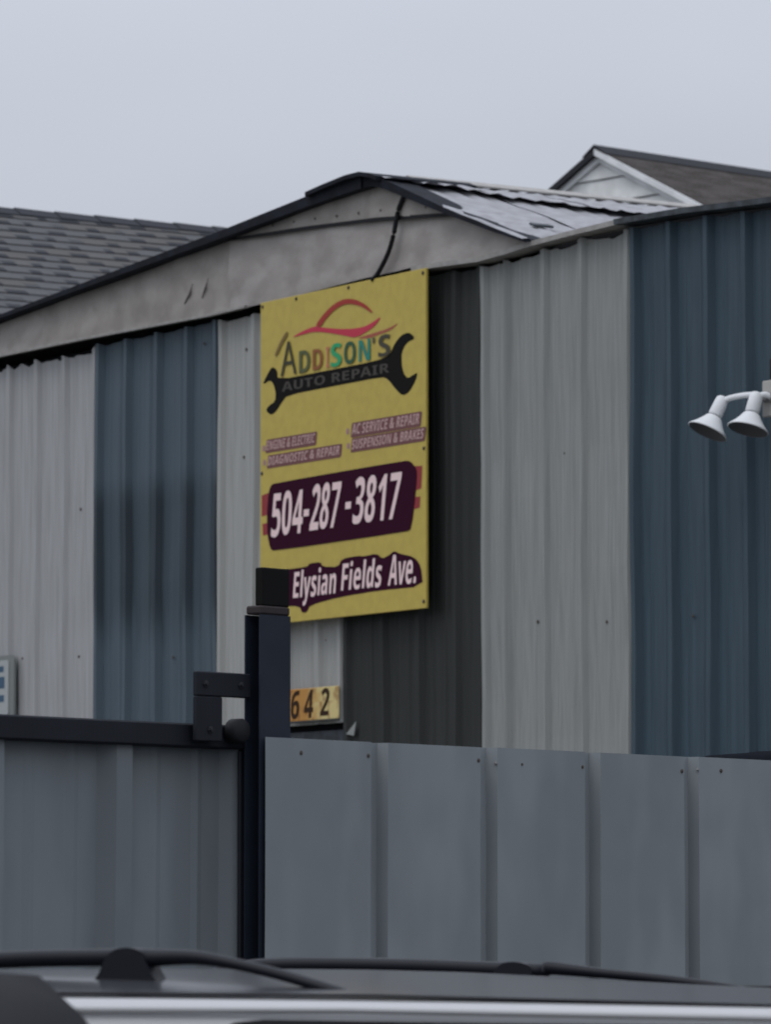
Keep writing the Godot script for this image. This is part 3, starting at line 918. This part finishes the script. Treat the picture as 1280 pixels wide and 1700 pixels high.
func make_gate() -> void:
	# post: a channel open towards the gate
	var p := thing("gate_post", "dark navy steel gate post with latch bracket between gate and fence", "gate post", fence_at, fence_yaw)
	put("post", prism_up(pts("-0.697,-0.008 -0.618,-0.008 -0.618,-0.046 -0.697,-0.046 -0.697,-0.043 -0.622,-0.043 -0.622,-0.011 -0.697,-0.011"), 0.0, 2.172), M.post, p)
	put("post_cap", box(Vector3(-0.697, 2.1725, -0.044), Vector3(-0.618, 2.188, -0.008), 0.003), M.weathered, p)
	put("post_stub", box(Vector3(-0.688, 2.1885, -0.030), Vector3(-0.618, 2.256, -0.010), 0.002), mat(Color(0.07, 0.066, 0.062), 0.9), p, "blackened stub on top of the post")
	# latch bracket, a bent flat bar with an opening
	put("bracket", box(Vector3(-0.836, 2.024, -0.040), Vector3(-0.699, 2.067, -0.028), 0.002), M.frame, p)
	put("bracket", box(Vector3(-0.836, 1.945, -0.040), Vector3(-0.771, 2.0235, -0.028), 0.002), M.frame, p)
	var st := begin(true)
	add_lathe(st, Vector3(-0.728, 1.966, -0.045), Vector3(0, 0, 1), PackedVector2Array([Vector2(0, 0), Vector2(0.0215, 0.0), Vector2(0.0215, 0.022), Vector2(0.018, 0.026), Vector2(0, 0.026)]), 18)
	put("guide_roller", done(st), M.rubber, p)
	for q in [Vector2(-0.815, 2.045), Vector2(-0.725, 2.046), Vector2(-0.803, 1.965)]:
		screw(p, Vector3(q.x, q.y, -0.028), M.steel_dark, 0.55)
	# gate
	var g := thing("metal_gate", "grey ribbed sliding gate under a dark top rail at left", "gate", fence_at, fence_yaw)
	put("top_rail", box(Vector3(-4.9, 1.935, -0.095), Vector3(-0.660, 1.9765, -0.050), 0.003), M.frame, g)
	put("bottom_rail", box(Vector3(-4.9, 0.08, -0.095), Vector3(-0.705, 0.15, -0.050), 0.003), M.frame, g)
	put("end_stile", box(Vector3(-0.700, 0.151, -0.062), Vector3(-0.648, 1.934, -0.054), 0.003), M.frame, g)
	put("end_stile", box(Vector3(-4.9, 0.151, -0.095), Vector3(-4.85, 1.934, -0.052), 0.003), M.frame, g)
	for i in 5:
		var x1 := -0.652 - i * 0.915
		var x0 := maxf(x1 - 0.914, -4.849)
		if x1 - x0 < 0.1: break
		var ribs := []
		for k in 3: ribs.append(x1 - 0.02 - 0.305 * k)
		ribs.reverse()
		put("gate_panel", ribbed(x0, x1, PackedVector2Array([Vector2(x0, 0.151), Vector2(x1, 0.151)]), PackedVector2Array([Vector2(x0, 1.950), Vector2(x1, 1.950)]), ribs, 0.042, 0.019, 0.026, -0.092, 400 + i, 0.002, 14, 0.0, 0.004), M.gate, g)

func prism_up(poly: PackedVector2Array, y0: float, y1: float) -> ArrayMesh:      # outline in x, z; height along y
	var st := begin()
	var idx := Geometry2D.triangulate_polygon(poly)
	for i in range(0, idx.size(), 3):
		for y in [y0, y1]:
			tri_out(st, Vector3(poly[idx[i]].x, y, poly[idx[i]].y), Vector3(poly[idx[i + 1]].x, y, poly[idx[i + 1]].y), Vector3(poly[idx[i + 2]].x, y, poly[idx[i + 2]].y), Vector3(0, 1 if y == y1 else -1, 0))
	var ccw := not Geometry2D.is_polygon_clockwise(poly)
	for i in poly.size():
		var a := poly[i]
		var b := poly[(i + 1) % poly.size()]
		var e := b - a
		quad_out(st, Vector3(a.x, y0, a.y), Vector3(b.x, y0, b.y), Vector3(b.x, y1, b.y), Vector3(a.x, y1, a.y), Vector3(e.y, 0, -e.x) * (1.0 if ccw else -1.0))
	return done(st)

func make_tarpaulin() -> void:
	var t := thing("tarpaulin", "black tarpaulin heap just showing over the fence top at right", "tarpaulin", fence_at, fence_yaw)
	var n := FastNoiseLite.new()
	n.seed = 8
	n.frequency = 1.5
	var st := begin(true)
	var N := 24
	for i in N:
		for j in N:
			var q := []
			for k in [[i, j], [i, j + 1], [i + 1, j + 1], [i + 1, j]]:
				var u := float(k[0]) / N
				var v := float(k[1]) / N
				var x := lerpf(0.99, 2.9, u)
				var z := lerpf(-0.16, -0.75, v)
				var edge := minf(minf(u, 1 - u) * 5.0, minf(v, 1 - v) * 5.0)
				var y := 1.997 * smoothstep(-0.4, 0.9, edge) * smoothstep(-0.01, 0.04, edge) + n.get_noise_2d(x * 2.0, z * 2.0) * 0.02
				q.append(Vector3(x, maxf(y, 0.02), z))
			quad_out(st, q[0], q[1], q[2], q[3], Vector3.UP)
	var tm := mat(Color(0.010, 0.011, 0.015).linear_to_srgb(), 0.9)
	tm.metallic_specular = 0.05
	put("sheet", done(st), tm, t)

# ------------------------------------------------------------------ cars
func make_car(o: Node3D, paint: Material, roof_m: Material) -> void:
	var glass := mat(Color(0.03, 0.03, 0.035), 0.08)
	var trim := mat(Color(0.12, 0.12, 0.125), 0.5)
	# stations: x, half width, belt height, roof half width, roof edge height, crown height
	var sta := [[-2.12, 0.72, 0.70, 0.60, 0.74, 0.75], [-2.06, 0.84, 0.92, 0.66, 0.96, 0.97], [-1.95, 0.89, 0.99, 0.69, 1.05, 1.06], [-1.63, 0.90, 1.0, 0.625, 1.475, 1.51], [-1.585, 0.90, 1.0, 0.63, 1.507, 1.552], [-1.1, 0.90, 0.995, 0.63, 1.512, 1.5545], [-0.85, 0.90, 0.99, 0.63, 1.512, 1.547], [-0.55, 0.90, 0.985, 0.63, 1.511, 1.532], [-0.3, 0.90, 0.98, 0.63, 1.509, 1.524], [0.0, 0.90, 0.98, 0.63, 1.506, 1.520], [0.25, 0.90, 0.98, 0.625, 1.490, 1.505], [0.35, 0.90, 0.975, 0.63, 1.45, 1.50], [1.05, 0.89, 0.97, 0.70, 1.0, 1.03], [1.5, 0.88, 0.92, 0.68, 0.95, 0.97], [1.95, 0.83, 0.80, 0.60, 0.83, 0.84], [2.12, 0.72, 0.62, 0.5, 0.64, 0.65]]
	var secs := []
	for s in sta:
		var half := [Vector2(0, 0.24), Vector2(s[1] * 0.86, 0.24), Vector2(s[1] * 0.98, 0.40), Vector2(s[1], minf(0.68, s[2] - 0.05)), Vector2(s[1] * 0.985, s[2]), Vector2(s[3], s[4]), Vector2(s[3] - 0.018, s[4] + (0.013 if s[5] - s[4] > 0.012 else (s[5] - s[4]) * 0.40)), Vector2(s[3] - 0.05, s[4] + (0.018 if s[5] - s[4] > 0.012 else (s[5] - s[4]) * 0.55)), Vector2(s[3] * 0.75, lerpf(s[4], s[5], 0.86)), Vector2(0, s[5])]
		var ring := []
		for q in half: ring.append(Vector3(s[0], q.y, q.x))
		for i in range(half.size() - 2, 0, -1): ring.append(Vector3(s[0], half[i].y, -half[i].x))
		secs.append(ring)
	var st := begin(true)
	for i in secs.size() - 1:
		var c := Vector3((sta[i][0] + sta[i + 1][0]) * 0.5, 0.8, 0)
		for k in secs[i].size():
			var l: int = (k + 1) % secs[i].size()
			quad_out(st, secs[i][k], secs[i + 1][k], secs[i + 1][l], secs[i][l], (secs[i][k] + secs[i + 1][l]) * 0.5 - c)
	for e in [0, secs.size() - 1]:
		for k in range(1, secs[e].size() - 1):
			tri_out(st, secs[e][0], secs[e][k], secs[e][k + 1], Vector3(-1 if e == 0 else 1, 0, 0))
	put("body", done(st), paint, o)
	# roof skin, a few millimetres proud
	st = begin(true)
	var grid := []
	for s in [[-1.52, 1.558], [-1.3, 1.560], [-1.1, 1.559], [-0.95, 1.556], [-0.85, 1.5515], [-0.7, 1.544], [-0.55, 1.5365], [-0.3, 1.528], [0.0, 1.524], [0.2, 1.517]]:
		var row := []
		for k in 17:
			var u := -1.0 + k / 8.0
			row.append(Vector3(s[0], s[1] - (s[1] - 1.5315 + maxf(0.0, s[0] + 0.55) * 0.012) * pow(absf(u), 8.0), u * 0.579))
		grid.append(row)
	for i in grid.size() - 1:
		for k in 16:
			quad_out(st, grid[i][k], grid[i + 1][k], grid[i + 1][k + 1], grid[i][k + 1], Vector3.UP)
	put("roof_panel", done(st), roof_m, o)
	# ditch strips and the gap of the glass panel
	for s in [-1.0, 1.0]:
		put("roof_ditch", tube([Vector3(-1.5, 1.5335, s * 0.576), Vector3(-1.1, 1.535, s * 0.576), Vector3(-0.55, 1.5345, s * 0.576), Vector3(0.0, 1.5255, s * 0.576)], [0.002], 8), M.rubber, o)
	# glass
	for s in [-1.0, 1.0]:
		for w in ["-0.735,1.02 -0.735,1.46 -0.725,1.490 -0.700,1.503 -0.66,1.507 0.17,1.503 0.17,1.0", "0.25,1.0 0.25,1.482 0.36,1.44 0.95,1.03 0.95,1.0"]:
			var poly := pts(w)
			var idx := Geometry2D.triangulate_polygon(poly)
			st = begin()
			for i in range(0, idx.size(), 3):
				var q := []
				for k in 3:
					var p := poly[idx[i + k]]
					q.append(Vector3(p.x, p.y, s * (lerpf(0.886, 0.63, clampf((p.y - 0.985) / 0.525, 0, 1)) + 0.006)))
				tri_out(st, q[0], q[1], q[2], Vector3(0, 0, s))
			put("side_window", done(st), glass, o)
		put("drip_moulding", tube([Vector3(-1.5, 1.514, s * 0.634), Vector3(-0.55, 1.5185, s * 0.634), Vector3(0.0, 1.5135, s * 0.634), Vector3(0.25, 1.503, s * 0.630)], [0.0045], 8), paint, o)
		for x in [-1.32, 1.32]:
			st = begin(true)
			add_lathe(st, Vector3(x, 0.33, s * 0.70), Vector3(0, 0, s), PackedVector2Array([Vector2(0.2, 0), Vector2(0.32, 0.0), Vector2(0.33, 0.03), Vector2(0.33, 0.19), Vector2(0.31, 0.215), Vector2(0.22, 0.215)]), 28)
			var wheel := put("wheel", done(st), M.rubber, o)
			st = begin(true)
			add_lathe(st, Vector3(x, 0.33, s * 0.70), Vector3(0, 0, s), PackedVector2Array([Vector2(0.225, 0.20), Vector2(0.20, 0.17), Vector2(0.06, 0.19), Vector2(0.05, 0.205), Vector2(0, 0.205)]), 20)
			put("rim", done(st), M.steel, wheel)
		put("headlight", box(Vector3(1.86, 0.66, s * 0.68 - 0.13), Vector3(2.04, 0.77, s * 0.68 + 0.10), 0.03), mat(Color(0.8, 0.8, 0.82), 0.1), o)
		put("tail_light", box(Vector3(-2.10, 0.78, s * 0.74 - 0.08), Vector3(-1.98, 1.0, s * 0.74 + 0.11), 0.03), mat(Color(0.35, 0.05, 0.05), 0.15), o)
	st = begin()
	quad_out(st, Vector3(0.385, 1.46, -0.56), Vector3(0.385, 1.46, 0.56), Vector3(1.03, 1.055, 0.66), Vector3(1.03, 1.055, -0.66), Vector3(1, 1, 0))
	put("windscreen", done(st), glass, o)
	st = begin()
	quad_out(st, Vector3(-1.665, 1.45, -0.54), Vector3(-1.665, 1.45, 0.54), Vector3(-1.95, 1.08, 0.62), Vector3(-1.95, 1.08, -0.62), Vector3(-1, 0.6, 0))
	put("rear_window", done(st), glass, o)
	put("bumper", box(Vector3(1.98, 0.26, -0.74), Vector3(2.17, 0.48, 0.74), 0.04), trim, o)
	put("bumper", box(Vector3(-2.17, 0.26, -0.76), Vector3(-1.98, 0.50, 0.76), 0.04), trim, o)

func make_cars() -> void:
	var ce := Vector3(0.867, 0, 0.498).normalized()
	var cn := ce.cross(Vector3.UP)
	var yaw := atan2(-ce.z, ce.x)
	var white := mat(Color(0.40, 0.40, 0.405).linear_to_srgb(), 0.4)
	white.clearcoat_enabled = true
	var roof := mat(Color(0.038, 0.039, 0.045).linear_to_srgb(), 0.22)
	var s := thing("white_car", "silver white car with dark roof and black roof rails in front of the fence", "car", Vector3(0, 0, -5.6) + ce * 0.5 - cn * 0.63, yaw)
	make_car(s, white, roof)
	var rail := mat(Color(0.012, 0.013, 0.018).linear_to_srgb(), 0.45)
	# rails: height of the top edge along the roof, measured in the car's own length
	var near := pts("-0.98,1.545 -0.86,1.573 -0.635,1.586 -0.483,1.589 -0.443,1.590 -0.412,1.589 -0.343,1.585 -0.257,1.571 -0.18,1.553 -0.114,1.535")
	var far := pts("-1.00,1.545 -0.88,1.572 -0.661,1.574 -0.426,1.568 -0.397,1.568 -0.369,1.566 -0.312,1.561 -0.218,1.553 -0.126,1.542 -0.053,1.530")
	for r in [[near, 0.455], [far, -0.52]]:
		var path := []
		var rad := []
		for p in r[0]:
			var rr := 0.011 if p.x < -0.40 else 0.0075
			path.append(Vector3(p.x - 0.5 - (0.018 if r[1] > 0.0 else 0.0), p.y - rr, r[1]))
		path = curve_points(path)
		for p in path: rad.append(0.0110 if p.x < -0.93 else lerpf(0.0110, 0.0070, clampf((p.x + 0.93) / 0.12, 0, 1)))
		var bar := put("roof_rail", tube(path, rad, 12, Vector2(1.25, 1.0)), rail, s)
		var st := begin()
		var fx := -0.018 if r[1] > 0.0 else 0.0
		var yb: float = 1.546 if r[1] > 0.0 else 1.530
		add_prism(st, smooth_loop(PackedVector2Array([Vector2(fx - 1.000, yb), Vector2(fx - 0.895, yb), Vector2(fx - 0.905, yb + 0.008), Vector2(fx - 0.918, along(r[0], -0.41) - 0.012), Vector2(fx - 0.918, along(r[0], -0.415) - 0.004), Vector2(fx - 0.940, along(r[0], -0.44) + 0.001), Vector2(fx - 0.962, along(r[0], -0.47) - 0.001), Vector2(fx - 0.976, along(r[0], -0.48) - 0.012), Vector2(fx - 0.986, yb + 0.008)]), 2), r[1] - 0.0142, r[1] + 0.0142)
		put("rail_foot", done(st), rail, bar)
	var black := mat(Color(0.010, 0.010, 0.013).linear_to_srgb(), 0.5)
	black.metallic_specular = 0.1
	var d := thing("black_car", "black car with only its rear roof corner showing at bottom left", "car", Vector3(-0.308 - 1.63, 0.018, -4.45), PI)
	make_car(d, black, black)
